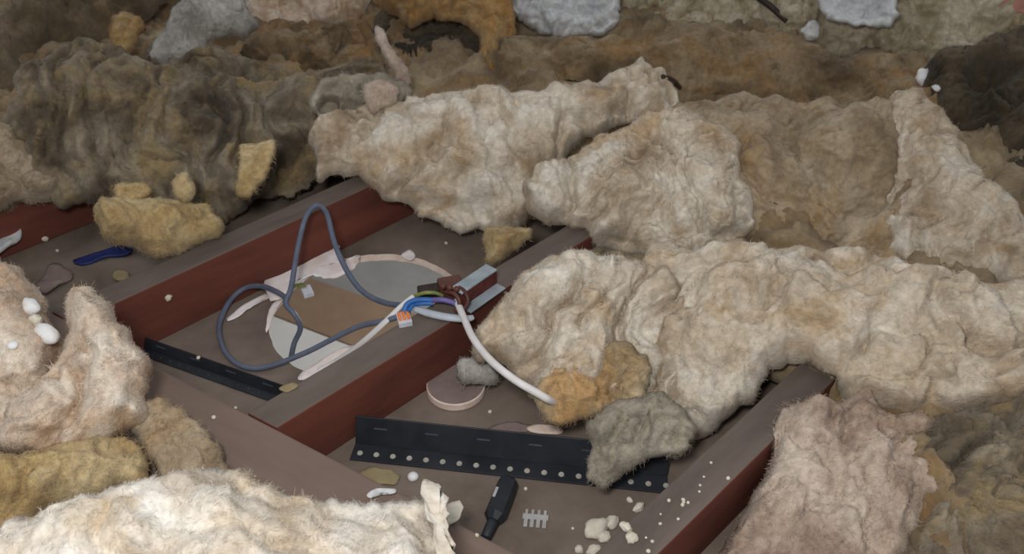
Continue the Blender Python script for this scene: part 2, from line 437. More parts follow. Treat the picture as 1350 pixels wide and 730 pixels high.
def fibres(V, quads, rng, dens, ln, wd, cap=13000):
    """loose glass strands standing off the surface, as thin tapered ribbons"""
    A_, B_, C_, D_ = (V[quads[:, k]] for k in range(4))
    nv = np.cross(C_ - A_, D_ - B_); ar = np.linalg.norm(nv, axis=1) * 0.5; nn = nv / (2 * ar[:, None] + 1e-15)
    N = int(min(cap, dens * ar.sum()))
    pick = rng.choice(len(quads), N, p=ar / ar.sum())
    r1, r2 = rng.random((N, 1)), rng.random((N, 1))
    p = (A_[pick] * (1 - r1) + B_[pick] * r1) * (1 - r2) + (D_[pick] * (1 - r1) + C_[pick] * r1) * r2
    n = nn[pick]
    fl = np.stack([vnoise(p / 0.02, 71), vnoise(p / 0.02, 72), vnoise(p / 0.02, 73)], 1) * 1.3 + rng.normal(0, 0.8, (N, 3))
    t = fl - n * (fl * n).sum(1)[:, None]; t /= np.linalg.norm(t, axis=1)[:, None] + 1e-9
    sd = np.cross(n, t); l = ln * rng.uniform(0.35, 1.0, (N, 1)) ** 1.4; lift = rng.uniform(0.03, 0.55, (N, 1)); wv = wd * rng.uniform(0.6, 1.2, (N, 1))
    bend = rng.normal(0, 0.35, (N, 1))
    m = p + l * 0.5 * (t + n * lift); e = p + l * (t + sd * bend + n * lift * 0.5)
    p = p - n * 0.001
    out = np.stack([p - sd * wv, p + sd * wv, m + sd * wv * 0.8, m - sd * wv * 0.8, e + sd * wv * 0.3, e - sd * wv * 0.3], 1).reshape(-1, 3)
    k = np.arange(N)[:, None] * 6
    return out, np.vstack([k + np.array([0, 1, 2, 3]), k + np.array([3, 2, 4, 5])])

def lump(label, px, z, tilt, front, mat, seed, back=None, amp=1.0, fold=0.012, fscale=0.035, fdir=0.0, aniso=1.0, big=0.022, bscale=0.10,
         fine=0.0021, pebble=0.0, pscale=0.02, dents=(), edge=1.0, rim=None, name='insulation_lump', cat='insulation', group=None, step=None, ragged=0.010, grow=1.0, fuzz=1.0, terrace=0.5, cap=14000):
    """a pad of mineral wool: the outline lies in a plane of its own at height z, tilted by `tilt` degrees
    from the horizontal; it swells by `front` above and `back` below that plane and is then folded and roughened"""
    back = front * 0.6 if back is None else back
    px = np.asarray(px, float)
    px = px.mean(0) + (px - px.mean(0)) * grow
    fold = fold * 1.5; fscale = fscale * 1.5
    cpx = px.mean(0); c = un(cpx[0], cpx[1], z)
    hd = CAMP - c; hd[2] = 0; hd /= np.linalg.norm(hd)
    t = math.radians(tilt)
    n = np.array([0, 0, math.cos(t)]) + hd * math.sin(t)
    u = np.cross(np.array([0, 0, 1.0]), hd); u = u / np.linalg.norm(u)     # to the right seen from the camera
    v = np.cross(n, u)
    def onplane(x, y):
        d = ray(x, y); k = ((c - CAMP) @ n) / (d @ n); p = CAMP + k * d - c
        return (p @ u, p @ v)
    poly = catmull([onplane(x, y) for x, y in px], 8, True)
    w3 = np.c_[poly * 22, np.full(len(poly), seed * 3.1)]
    poly = poly + ragged * edge * np.stack([fbm(w3, seed), fbm(w3 + 40, seed + 2)], 1)
    w4 = np.c_[poly * 75, np.full(len(poly), seed * 5.1)]
    poly = poly + 0.45 * ragged * edge * np.stack([fbm(w4, seed + 50), fbm(w4 + 40, seed + 52)], 1)
    lo_, hi_ = poly.min(0), poly.max(0); ext = hi_ - lo_
    st = step or max(0.0028, math.sqrt(ext[0] * ext[1] / 15000.0))
    nx, ny = int(ext[0] / st) + 3, int(ext[1] / st) + 3
    gx = lo_[0] - st + st * np.arange(nx + 1); gy = lo_[1] - st + st * np.arange(ny + 1)
    X, Y = np.meshgrid(gx, gy, indexing='ij'); G = np.stack([X.ravel(), Y.ravel()], 1)
    a = poly; b = np.roll(poly, -1, 0)
    ins = np.zeros(len(G), bool)
    for (x1, y1), (x2, y2) in zip(a, b):
        cnd = ((y1 > G[:, 1]) != (y2 > G[:, 1]))
        if abs(y2 - y1) > 1e-12:
            ins ^= cnd & (G[:, 0] < (x2 - x1) * (G[:, 1] - y1) / (y2 - y1) + x1)
    dist = np.full(len(G), 9.0); near = np.zeros_like(G)
    for p, q in zip(a, b):
        e = q - p; l2 = e @ e + 1e-15
        tt = np.clip(((G - p) @ e) / l2, 0, 1); cp = p + tt[:, None] * e
        dd = np.linalg.norm(G - cp, axis=1); m = dd < dist
        dist[m] = dd[m]; near[m] = cp[m]
    I = ins.reshape(nx + 1, ny + 1)
    Q = I[:-1, :-1] & I[1:, :-1] & I[1:, 1:] & I[:-1, 1:]
    qi, qj = np.nonzero(Q)
    idx = lambda i, j: i * (ny + 1) + j
    quads = np.stack([idx(qi, qj), idx(qi + 1, qj), idx(qi + 1, qj + 1), idx(qi, qj + 1)], 1)
    cnt = np.zeros(len(G), int); np.add.at(cnt, quads.ravel(), 1)
    used = cnt > 0; bnd = used & (cnt < 4)
    G[bnd] = near[bnd]; dist[bnd] = 0
    ids = np.full(len(G), -1); ui = np.nonzero(used)[0]; ids[ui] = np.arange(len(ui))
    g = G[ui]; d = dist[ui]; isb = bnd[ui]
    R = rim or min(max(front * 1.5, 0.02), d.max() * 0.98 + 1e-6)
    prof = np.sqrt(np.clip(1 - (1 - np.clip(d / R, 0, 1)) ** 2, 0, 1))
    P0 = c + g[:, :1] * u + g[:, 1:] * v
    # large shape
    s3 = np.c_[g, np.full(len(g), seed * 1.7)]
    topw = prof * front * (1 + 0.25 * fbm(s3 / 0.16, seed + 3, 2))
    ca, sa = math.cos(math.radians(fdir)), math.sin(math.radians(fdir))
    wr = s3 + 0.6 * fscale * np.stack([fbm(s3 / (fscale * 1.6), seed + 5, 2), fbm(s3 / (fscale * 1.6) + 9, seed + 6, 2), 0 * d], 1)
    al = (wr[:, 0] * ca + wr[:, 1] * sa) / aniso; ac = -wr[:, 0] * sa + wr[:, 1] * ca
    fo = billow(np.stack([al, ac, wr[:, 2]], 1) / fscale, seed + 8, 3) - 0.5
    bg_ = big * fbm(s3 / bscale, seed + 11, 3) + fold * 2 * fo
    q_ = (bg_ + 0.4 * fbm(s3 / 0.05, seed + 15, 2) * 0.012) / 0.014; fr = q_ - np.floor(q_)
    bg_ = bg_ + terrace * 0.014 * (smoothstep(0.62, 0.95, fr) - fr)
    disp = amp * (bg_ + 0.0034 * fbm(s3 / 0.022, seed + 14, 3) + fine * 2 * fbm(s3 / 0.009, seed + 13, 3))
    if pebble:
        cl = cells(g / pscale, seed)
        disp = disp + pebble * (cl - 0.6)
    fade = smoothstep(0, 0.018, d)
    for (dx, dy, rr, dep) in dents:
        q = np.array(onplane(dx, dy)); q2 = np.array(onplane(dx + rr, dy)); rad = np.linalg.norm(q2 - q)
        k = np.linalg.norm(g - q, axis=1) / rad
        topw = topw - dep * smoothstep(1.0, 0.35, k) if dep > 0 else topw - dep * smoothstep(1.0, 0.0, k)
    top = P0 + n * (topw + disp * (0.25 + 0.75 * fade))[:, None]
    # lateral wobble so that lobes overhang slightly
    wob = 0.006 * amp * np.stack([fbm(s3 / 0.03, seed + 21, 2), fbm(s3 / 0.03 + 7, seed + 22, 2)], 1) * fade[:, None]
    top = top + wob[:, :1] * u + wob[:, 1:] * v
    bot = P0 - n * (prof * back)[:, None]
    bids = np.full(len(ui), -1); inner = np.nonzero(~isb)[0]; bids[inner] = len(ui) + np.arange(len(inner)); bids[isb] = np.nonzero(isb)[0]
    V = np.vstack([top, bot[inner]])
    sup = support(V[:, 0], V[:, 1]); nt_ = len(top); sup[:nt_] += 0.012 * smoothstep(0, 0.02, d)
    V[:, 2] = np.maximum(V[:, 2], sup)
    qf = ids[quads]; qb = bids[qf][:, ::-1]; allq = np.vstack([qf, qb])
    if fuzz:
        fv, fq = fibres(V, qf, np.random.default_rng(seed), 150000 * fuzz, 0.0115, 0.00026, cap)
        allq = np.vstack([allq, fq + len(V)]); V = np.vstack([V, fv])
    o = mesh_obj(name, V, allq.tolist(), mat)
    tag(o, label, cat, group)
    return o
W = WOOL
LUMPS = []
def L(*a, **k): LUMPS.append(lump(*a, **k))

# back layers first
o = lump('dim brown blanket of loft wool spread behind and under the lumps', [(-420, 262), (-100, 255), (120, 240), (300, 240), (400, 225), (520, 215), (700, 240), (840, 330), (880, 410), (980, 470), (1100, 540), (1200, 700), (1300, 900), (1900, 900), (1900, 200), (1700, -130), (1200, -190), (675, -200), (150, -190), (-350, -130)],
         -0.035, 0, 0.03, W['umber'], 1, back=0.05, rim=0.08, big=0.03, bscale=0.14, fold=0.016, fscale=0.05, step=0.008, cap=45000, name='insulation_blanket')
L('dark brown wool heaped above the greyish wool flap', [(-120, -120), (60, -110), (210, -80), (215, -10), (190, 30), (120, 60), (60, 100), (30, 140), (-40, 160), (-120, 150)], 0.03, 35, 0.06, W['dim'], 12, fold=0.016, fscale=0.05, dents=((70, 80, 60, 0.05),), grow=1.07, ragged=0.014)
L('pale cream wool folded over above the dark gap with the orange lining', [(285, -110), (400, -120), (478, -90), (476, 10), (440, 38), (380, 44), (345, 52), (308, 34), (286, -10)], 0.06, 45, 0.05, W['blush'], 13, fold=0.012, grow=1.07, ragged=0.014)
L('white bubbly foil sheet crumpled over the wool', [(650, -80), (740, -100), (818, -80), (818, 8), (805, 42), (772, 50), (735, 52), (708, 40), (680, 22), (664, 0)], 0.07, 55, 0.03, W['white'], 14, pebble=0.018, pscale=0.034, fold=0.004, big=0.008, fine=0.0017, fuzz=0, terrace=0, name='foil_sheet', cat='foil')
L('lumpy olive-brown wool with a pebbled face along the far edge', [(806, -90), (1000, -110), (1180, -110), (1420, -90), (1420, 30), (1340, 60), (1290, 88), (1240, 96), (1180, 84), (1110, 82), (1060, 64), (1000, 52), (900, 60), (820, 68)], 0.05, 50, 0.04, W['pebble'], 15, pebble=0.016, pscale=0.030, fold=0.006, step=0.0034)
L('white foil patch on the pebbled olive wool', [(1075, -60), (1180, -60), (1186, 10), (1170, 32), (1120, 30), (1080, 14)], 0.125, 50, 0.02, W['white'], 16, pebble=0.014, pscale=0.028, fold=0.004, fine=0.0017, fuzz=0, terrace=0, name='foil_sheet', cat='foil')
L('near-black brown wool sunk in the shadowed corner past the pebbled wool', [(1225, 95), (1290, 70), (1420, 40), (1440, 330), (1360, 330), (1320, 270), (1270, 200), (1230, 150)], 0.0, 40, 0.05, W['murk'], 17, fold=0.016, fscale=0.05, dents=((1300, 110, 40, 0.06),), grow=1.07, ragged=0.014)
L('orange-lined wool curled around a dark hollow', [(470, -90), (560, -110), (664, -90), (678, 20), (672, 80), (650, 118), (612, 130), (598, 122), (622, 96), (630, 58), (610, 34), (570, 26), (540, 34), (524, 22), (500, 10), (480, -20)], 0.06, 48, 0.04, W['orange'], 18, fold=0.010)
L('dark brown wool inside the orange-lined hollow', [(500, 20), (560, 10), (630, 20), (650, 60), (640, 104), (600, 134), (550, 132), (520, 112), (500, 70)], -0.03, 30, 0.02, W['murk'], 48, fold=0.012)  # near-black filler, the shade of the hollow put into its colour
L('ochre-brown wool sagging between the foil and the pale batts', [(668, 112), (684, 62), (740, 52), (820, 58), (900, 56), (1010, 50), (1080, 72), (1180, 86), (1250, 110), (1260, 170), (1190, 195), (1080, 178), (960, 165), (860, 160), (760, 140), (690, 134)], 0.005, 38, 0.05, W['umber'], 19, fold=0.009, fscale=0.05, fdir=10, aniso=2.2, dents=((885, 110, 45, 0.03),), grow=1.07, ragged=0.014)
L('brown wool roll tucked under the pale folded wool', [(322, 66), (360, 52), (420, 46), (474, 30), (500, 62), (492, 100), (440, 108), (380, 100), (335, 92)], 0.015, 45, 0.035, W['umber'], 20, fold=0.012, fdir=-12, aniso=2.0, grow=1.07, ragged=0.014)
L('matted brown wool between the greyish flap and the small grey-ended roll', [(190, 70), (250, 50), (330, 74), (400, 92), (480, 84), (520, 104), (500, 132), (430, 150), (350, 140), (260, 130), (200, 110)], 0.03, 40, 0.035, W['taupe'], 49, fold=0.018, fdir=-20, aniso=2.0, ragged=0.014, dents=((340, 104, 36, 0.05),))
L('greyish wool flap trailing down over the brown draped wool', [(204, 78), (214, 40), (236, 8), (290, -20), (318, 6), (330, 40), (306, 52), (280, 58), (256, 82), (240, 108), (222, 128), (214, 122), (224, 92)], 0.09, 55, 0.022, W['grey'], 21, fold=0.010, fdir=60, aniso=2, grow=1.08, ragged=0.009, terrace=0.2)
L('orange tuft on the dark brown wool', [(148, 40), (160, 25), (185, 22), (192, 40), (176, 60), (165, 82), (152, 78)], 0.08, 55, 0.016, W['orange'], 22, grow=1.08, ragged=0.009, terrace=0.2)
L('wide taupe wool draped in streaky folds above the rear joist', [(26, 150), (50, 100), (100, 66), (160, 70), (200, 84), (250, 100), (330, 108), (405, 108), (424, 160), (420, 225), (404, 244), (340, 262), (300, 284), (236, 276), (176, 264), (132, 272), (84, 262), (46, 232), (30, 190)], 0.045, 50, 0.06, W['taupe'], 23, fold=0.022, fscale=0.034, fdir=80, aniso=3.2, dents=((340, 112, 40, 0.06), (60, 160, 40, 0.03), (385, 235, 40, 0.03), (280, 150, 30, 0.03), (180, 180, 30, 0.02)), grow=1.07, ragged=0.014)
L('flat ochre tuft hanging on the streaky taupe wool', [(318, 196), (340, 190), (364, 192), (356, 214), (344, 236), (326, 262), (316, 240)], 0.085, 58, 0.014, W['ochre'], 24, fold=0.006, grow=1.08, ragged=0.009, terrace=0.2)
L('small round orange tuft above the big yellow lump', [(150, 250), (168, 242), (190, 246), (198, 262), (182, 272), (160, 268)], 0.075, 50, 0.018, W['ochre'], 25, fold=0.006, grow=1.08, ragged=0.009, terrace=0.2)
L('narrow orange tuft in the streaky taupe wool', [(232, 240), (242, 230), (254, 236), (256, 258), (246, 270), (234, 262)], 0.085, 55, 0.012, W['ochre'], 26, fold=0.006, grow=1.08, ragged=0.009, terrace=0.2)
L('cream and grey wool lump in front of the dark red joist in shadow', [(-90, 158), (-20, 160), (14, 170), (40, 196), (66, 226), (78, 246), (52, 262), (0, 268), (-90, 270)], 0.04, 45, 0.04, W['tan'], 27, grow=1.07, ragged=0.014)
L('yellow wool lump resting on the rear red joist', [(128, 272), (146, 258), (176, 264), (222, 268), (270, 276), (292, 292), (280, 314), (244, 334), (206, 344), (180, 332), (150, 318), (130, 296)], 0.03, 42, 0.04, W['ochre'], 28, fold=0.009, grow=1.08, ragged=0.009, terrace=0.2)
# right-hand heap
L('tan-orange wool mass behind the pale batt on the right', [(858, 180), (900, 150), (980, 138), (1080, 146), (1170, 160), (1200, 220), (1196, 300), (1160, 372), (1060, 384), (950, 372), (880, 330), (850, 260)], 0.015, 38, 0.06, W['tan'], 31, fold=0.012, fscale=0.05, grow=1.07, ragged=0.014)
L('cream wool standing in tall streaks beside the shadowed corner', [(1164, 150), (1200, 130), (1240, 150), (1290, 220), (1340, 290), (1420, 330), (1420, 430), (1320, 420), (1240, 392), (1180, 340), (1166, 250)], 0.03, 42, 0.06, W['cream'], 32, fold=0.014, fdir=75, aniso=2.5, grow=1.07, ragged=0.014)
L('broad cream wool mass over the right-hand joist', [(850, 338), (900, 326), (980, 330), (1060, 330), (1160, 340), (1270, 372), (1420, 400), (1440, 560), (1320, 580), (1230, 570), (1140, 540), (1070, 490), (1020, 494), (960, 548), (900, 580), (866, 530), (846, 430)], 0.01, 34, 0.06, W['cream'], 33, fold=0.018, fscale=0.05, ragged=0.014)
L('pinkish wool between the right joist and the dull brown wool', [(1020, 566), (1080, 536), (1160, 530), (1236, 560), (1240, 640), (1200, 720), (1150, 800), (1000, 830), (900, 800), (960, 700), (1000, 640)], -0.05, 20, 0.05, W['pink'], 34, fold=0.016, fscale=0.05, ragged=0.014)
L('dull brown wool at the far end of the pinkish wool', [(1200, 570), (1290, 545), (1460, 520), (1480, 860), (1150, 860), (1150, 760), (1200, 670)], -0.03, 25, 0.06, W['taupe'], 35, fold=0.022, fscale=0.05, ragged=0.014)
# centre batts
L('big pale cream batt with soft folds behind the round hole', [(410, 178), (430, 150), (470, 146), (530, 136), (590, 132), (660, 126), (730, 124), (790, 110), (846, 84), (886, 104), (884, 150), (820, 166), (770, 192), (734, 226), (706, 262), (698, 296), (668, 318), (640, 322), (628, 300), (598, 302), (566, 288), (534, 270), (504, 264), (476, 238), (448, 232), (424, 246), (412, 222)], 0.03, 42, 0.065, W['cream'], 41, fold=0.020, fscale=0.055, fine=0.0018, dents=((488, 184, 17, 0.03), (720, 240, 26, 0.02), (600, 190, 110, -0.03)), step=0.0034)
L('second pale cream batt beside the big one, against the tan-orange wool', [(704, 256), (736, 222), (786, 184), (850, 158), (912, 160), (960, 200), (976, 270), (950, 330), (890, 350), (836, 336), (800, 322), (774, 302), (744, 292), (716, 284)], 0.03, 40, 0.06, W['cream'], 42, fold=0.022, fscale=0.055, grow=1.07, ragged=0.014)
L('small grey-ended roll of wool on top of the big cream batt', [(414, 128), (430, 106), (470, 102), (512, 106), (534, 124), (520, 148), (478, 162), (438, 160), (418, 148)], 0.10, 50, 0.03, W['ash'], 43, fold=0.007, dents=((433, 142, 17, 0.06),), grow=1.08, ragged=0.009, terrace=0.2)
L('peach tuft on the small grey-ended roll', [(474, 122), (490, 108), (514, 112), (526, 126), (512, 142), (488, 146)], 0.125, 50, 0.014, W['pink'], 44, fold=0.005, grow=1.08, ragged=0.009, terrace=0.2)
L('narrow pale strip of wool leaning beside the dark hollow', [(494, 44), (506, 40), (522, 66), (542, 100), (538, 114), (526, 110), (508, 78)], 0.09, 55, 0.01, W['pink'], 45, fold=0.003, big=0.004, grow=1.08, ragged=0.009, terrace=0.2)
L('ochre tuft hanging from the big cream batt onto the joist', [(640, 306), (668, 300), (702, 308), (692, 322), (668, 332), (650, 346), (640, 332)], 0.0, 45, 0.018, W['ochre'], 46, fold=0.006, grow=1.08, ragged=0.009, terrace=0.2)
L('white tuft lying on the edge of the ochre-brown wool', [(642, 122), (656, 114), (676, 118), (668, 130), (650, 131)], 0.085, 45, 0.01, W['white'], 47, fold=0.003, big=0.003)
# lump right of the connector
L('folded taupe-cream wool lump that the white cable runs into', [(622, 470), (634, 436), (658, 398), (684, 370), (720, 346), (764, 334), (820, 336), (872, 356), (910, 420), (914, 500), (870, 540), (800, 540), (744, 540), (706, 524), (690, 500), (656, 488), (630, 484)], 0.0, 34, 0.045, W['cream'], 51, fold=0.024, fscale=0.05, fdir=62, aniso=2.2)
L('dull brown wool strip lying along the top of the folded taupe-cream lump', [(690, 372), (716, 348), (764, 330), (820, 332), (876, 350), (880, 372), (820, 372), (770, 376), (730, 384), (700, 392)], 0.03, 36, 0.02, W['taupe'], 54, fold=0.008)
L('orange-stained wool patch at the foot of the folded taupe lump', [(708, 520), (728, 492), (760, 466), (806, 456), (850, 476), (852, 520), (806, 546), (760, 562), (726, 552)], 0.005, 40, 0.03, W['amber'], 52, fold=0.014)
L('grey-cream wool fallen over the long black angle strip', [(770, 624), (782, 592), (774, 566), (800, 540), (850, 520), (896, 530), (912, 566), (896, 592), (866, 604), (846, 612), (826, 630), (796, 642)], -0.02, 36, 0.025, W['ash'], 53, fold=0.012)
# foreground
L('cream wool lump with white foam beads on it', [(-140, 326), (-40, 330), (6, 346), (32, 372), (58, 402), (80, 434), (96, 470), (100, 530), (60, 590), (0, 620), (-140, 640)], 0.08, 40, 0.06, W['blush'], 61, fold=0.014, fscale=0.06, fine=0.001)
L('knobbly cream wool lobe jutting over the brown beam', [(80, 446), (84, 408), (104, 390), (130, 394), (154, 402), (166, 424), (188, 448), (203, 478), (194, 508), (192, 540), (160, 572), (110, 592), (50, 604), (6, 590), (16, 530), (56, 490)], 0.09, 40, 0.06, W['blush'], 62, fold=0.018, fscale=0.06, fine=0.0017, rim=0.045)
L('mustard yellow wool layer under the cream lobe', [(-140, 590), (0, 592), (80, 584), (140, 568), (180, 572), (206, 606), (206, 640), (130, 660), (60, 680), (0, 720), (-140, 780)], 0.045, 30, 0.04, W['ochre'], 63, fold=0.008)
L('flat brown wool flap lying on the brown beam', [(172, 562), (184, 532), (206, 520), (236, 536), (264, 566), (292, 598), (314, 632), (280, 652), (226, 644), (196, 610)], 0.025, 22, 0.02, W['tan'], 64, fold=0.006, fscale=0.05, big=0.006)
L('bright cream batt across the front of the brown beam', [(-60, 735), (0, 694), (50, 660), (110, 642), (170, 632), (250, 626), (320, 628), (352, 640), (400, 656), (450, 650), (500, 652), (548, 656), (574, 672), (586, 710), (580, 780), (560, 900), (200, 960), (-140, 900)], 0.09, 32, 0.055, W['bright'], 65, fold=0.022, fscale=0.07, fdir=-35, aniso=1.6, fine=0.0017, fuzz=0.8, step=0.0034)

# torn film on the batt's end, the strip of white film beside it
o = flake('film_scrap', [(556, 650), (572, 644), (588, 662), (590, 700), (600, 740), (580, 742), (568, 700)], 0.10, 0.004, W['bright'], None, 0.003, 31, 0.008); tag(o, 'curled cream film at the end of the bright batt', 'film')
o = flake('film_scrap', [(588, 668), (608, 662), (606, 684), (590, 690)], 0.004, 0.003, M_CRUMB, None, 0.002, 33, 0.002); tag(o, 'pale grey scrap between the bright batt and the boards', 'scrap')
o = flake('film_scrap', [(484, 652), (500, 646), (522, 648), (520, 653), (502, 652), (488, 657)], 0.005, 0.002, W['white'], None, 0.001, 35, 0.003); tag(o, 'thin white film scrap on the brown beam beside the bright batt', 'film')

# ------------------------------------------------------------------ cables and the connector
def pts(lst): return [un(x, y, z) for x, y, z in lst]
o = tube('cable', pts([(384, 470, -0.125), (388, 452, -0.10), (396, 432, -0.075), (388, 414, -0.055), (377, 400, -0.045), (384, 378, -0.03), (392, 330, -0.005), (401, 292, 0.02), (410, 276, 0.03), (420, 271, 0.033), (431, 282, 0.03), (441, 320, 0.005), (458, 358, -0.02), (478, 384, -0.03), (504, 398, -0.028), (532, 402, -0.005), (556, 396, 0.012)]), 0.0039, M_CABLE)
tag(o, 'grey cable arching high over the rear red joist', 'cable')
kx_ = np.array([0.9, 0.43, 0.0]); ky_ = np.array([-0.43, 0.9, 0.0]); kz_ = np.array([0, 0, 1.0])
q = obox('end_clip', un(405, 384, -0.055), kx_, ky_, kz_, 0.0075, 0.0105, 0.004, M_CLEAR, o, 0.001)
for k in (-1, 0, 1):
    p_ = un(400, 379, -0.05)
    tube('bare_wire', [p_ + kx_ * k * 0.004, p_ + kx_ * (k * 0.004 - 0.006) + ky_ * 0.006 + kz_ * 0.004, un(385, 378 + 3 * k, -0.034)], 0.0014, M_GREEN, o, 8)
o = tube('cable', pts([(379, 394, -0.045), (364, 384, -0.055), (344, 377, -0.062), (322, 380, -0.07), (302, 398, -0.078), (289, 430, -0.083), (296, 462, -0.084), (318, 482, -0.084), (350, 484, -0.083), (400, 466, -0.07), (440, 446, -0.05), (474, 430, -0.03), (510, 422, -0.004), (540, 412, 0.008)]), 0.0039, M_CABLE)
tag(o, 'grey cable lying in a wide loop on the boards left of the round hole', 'cable')
o = tube('cable', pts([(602, 396, 0.012), (612, 420, 0.022), (624, 446, 0.03), (646, 474, 0.034), (678, 500, 0.03), (712, 520, 0.022), (726, 528, 0.008), (744, 534, -0.03)]), [0.0046] * 8, M_WCABLE)
tag(o, 'white cable running from the connector to the orange wool patch', 'cable')
o = tube('cable', pts([(545, 390, 0.012), (530, 402, 0.006), (508, 424, -0.004), (484, 446, -0.03), (458, 466, -0.06), (436, 480, -0.082), (420, 488, -0.085)]), [0.0036, 0.0036, 0.0046, 0.0046, 0.004, 0.004, 0.004], M_WCABLE, flat=0.6)
tag(o, 'white flat cable going down from the connector along the edge of the round hole', 'cable')

jb = empty('wire_connector', un(580, 395, 0.0)); tag(jb, 'cluster of joined coloured wires with a small orange-levered connector on the dusty joist', 'wire connector')
ex = np.array([0.96, 0.28, 0]); ex /= np.linalg.norm(ex); ey = np.array([-ex[1], ex[0], 0]); ez = np.array([0, 0, 1.0])
cc = un(533, 421, 0.004)
cb = obox('lever_connector', cc, ex, ey, ez, 0.0088, 0.011, 0.0042, M_CLEAR, jb, 0.001)
for k in (-1, 0, 1):
    obox('lever', cc + ex * k * 0.0056 + ez * 0.0052 + ey * 0.001, ex, ey, ez, 0.0019, 0.0075, 0.0014, M_ORANGE, cb, 0.0005)
obox('terminal_block', un(568, 384, 0.010), ex, ey, ez, 0.017, 0.008, 0.008, M_DARK, jb, 0.002)
obox('terminal_block', un(594, 380, 0.014), ex, ey, ez, 0.016, 0.012, 0.013, M_BROWN, jb, 0.003)
for k in range(3):
    tube('screw_tower', [un(584 + 9 * k, 377 + k * 2, 0.016), un(584 + 9 * k, 377 + k * 2, 0.033)], 0.0042, M_BROWN, jb, seg=10, smooth_path=False)
tube('blue_wire', pts([(533, 412, 0.005), (536, 402, 0.012), (546, 396, 0.017), (560, 395, 0.018), (572, 396, 0.016)]), 0.0036, M_BLUE, jb)
tube('blue_wire', pts([(538, 412, 0.005), (544, 402, 0.01), (556, 400, 0.014), (570, 400, 0.014)]), 0.003, M_BLUE, jb)
tube('violet_wire', pts([(566, 396, 0.016), (582, 395, 0.019), (596, 398, 0.016), (603, 402, 0.012)]), 0.0036, M_PURPLE, jb)
tube('green_wire', pts([(548, 390, 0.012), (560, 386, 0.022), (574, 386, 0.022), (584, 390, 0.016)]), 0.0026, M_GREEN, jb)
tube('brown_wire', pts([(600, 376, 0.022), (612, 384, 0.026), (617, 398, 0.018), (608, 412, 0.010)]), 0.003, M_BROWN, jb)
tube('brown_wire', pts([(588, 384, 0.022), (600, 388, 0.028), (606, 400, 0.020), (600, 410, 0.010)]), 0.003, M_BROWN, jb)
tube('cable_sleeve', pts([(548, 407, 0.006), (566, 413, 0.006), (590, 418, 0.006), (614, 420, 0.006), (624, 418, 0.006)]), [0.0052, 0.006, 0.006, 0.0055, 0.004], M_GSLEEVE, jb, flat=0.7)

br = empty('channel_bracket', un(636, 398, 0.0)); tag(br, 'short open metal channel with grey lips and maroon inside on the joist beside the connector', 'bracket')
b0 = un(612, 408, 0.002); b1 = un(658, 376, 0.002); bx = b1 - b0; bl = np.linalg.norm(bx); bx /= bl; by = np.cross(ez, bx)
mid = (b0 + b1) / 2
obox('lip', mid + ez * 0.0006 - by * 0.004, bx, by, ez, bl / 2, 0.008, 0.0012, M_STEEL, br, 0.0005)
obox('web', mid + by * 0.005 + ez * 0.012, bx, by, ez, bl / 2, 0.0012, 0.012, M_MAROON, br, 0.0005)
obox('lip', mid + by * 0.013 + ez * 0.024, bx, by, ez, bl / 2, 0.010, 0.0012, M_STEEL, br, 0.0005)

# ------------------------------------------------------------------ things lying on the boards
V = []; c = (un(563, 515, ZB) + un(640, 515, ZB)) / 2; N = 40
rnd = random.Random(5)
prof = [(0.0, 0.0), (0.037, 0.0), (0.0385, 0.002), (0.0385, 0.011), (0.037, 0.0125), (0.0, 0.0125)]
Fc = []
for q, (rr, zz) in enumerate(prof[1:-1]):
    for k in range(N):
        a = 2 * math.pi * k / N; V.append(c + np.array([rr * math.cos(a), rr * math.sin(a), zz + 0.0005]))
for q in range(3):
    for k in range(N):
        j = (k + 1) % N; Fc.append((q * N + k, q * N + j, (q + 1) * N + j, (q + 1) * N + k))
Fc.append(tuple(range(N))[::-1]); Fc.append(tuple(range(3 * N, 4 * N)))
o = mesh_obj('plasterboard_disc', V, Fc, [M_CORE, M_DISC], smooth=False); o.data.polygons[-1].material_index = 1
tag(o, 'round cut-out disc of ceiling board with a white rim', 'disc')

def lathe_axis(name, p0, p1, prof, mat, parent=None, seg=8):
    p0 = np.asarray(p0); p1 = np.asarray(p1)
    return tube(name, [p0 + (p1 - p0) * t for t, r in prof], [r for t, r in prof], mat, parent, seg=seg, smooth_path=False)
tl = empty('tool_handle', un(657, 668, ZB)); tag(tl, 'black plastic tool handle lying on the boards under the long black angle strip', 'tool')
h0 = un(670, 646, ZB) + ez * 0.0125; h1 = un(650, 696, ZB) + ez * 0.0115
lathe_axis('grip', h0, h1, [(-0.06, 0.0100), (0, 0.0122), (0.86, 0.0128), (1.0, 0.0075)], M_BLACK, tl, 8).data.shade_flat()
h2 = un(640, 716, ZB) + ez * 0.009
lathe_axis('neck', h1, h2, [(-0.1, 0.0068), (0.2, 0.0068), (0.95, 0.0062), (1.0, 0.0055)], M_BLACK, tl, 10)
hx = (h1 - h0) / np.linalg.norm(h1 - h0); hy = np.cross(ez, hx)
obox('grip_highlight', h0 + (h1 - h0) * 0.42 - hy * 0.0075 + ez * 0.0094, hx, hy, ez, 0.007, 0.0016, 0.0008, M_GPLASTIC, tl)  # pale bar that paints the highlight on the black grip

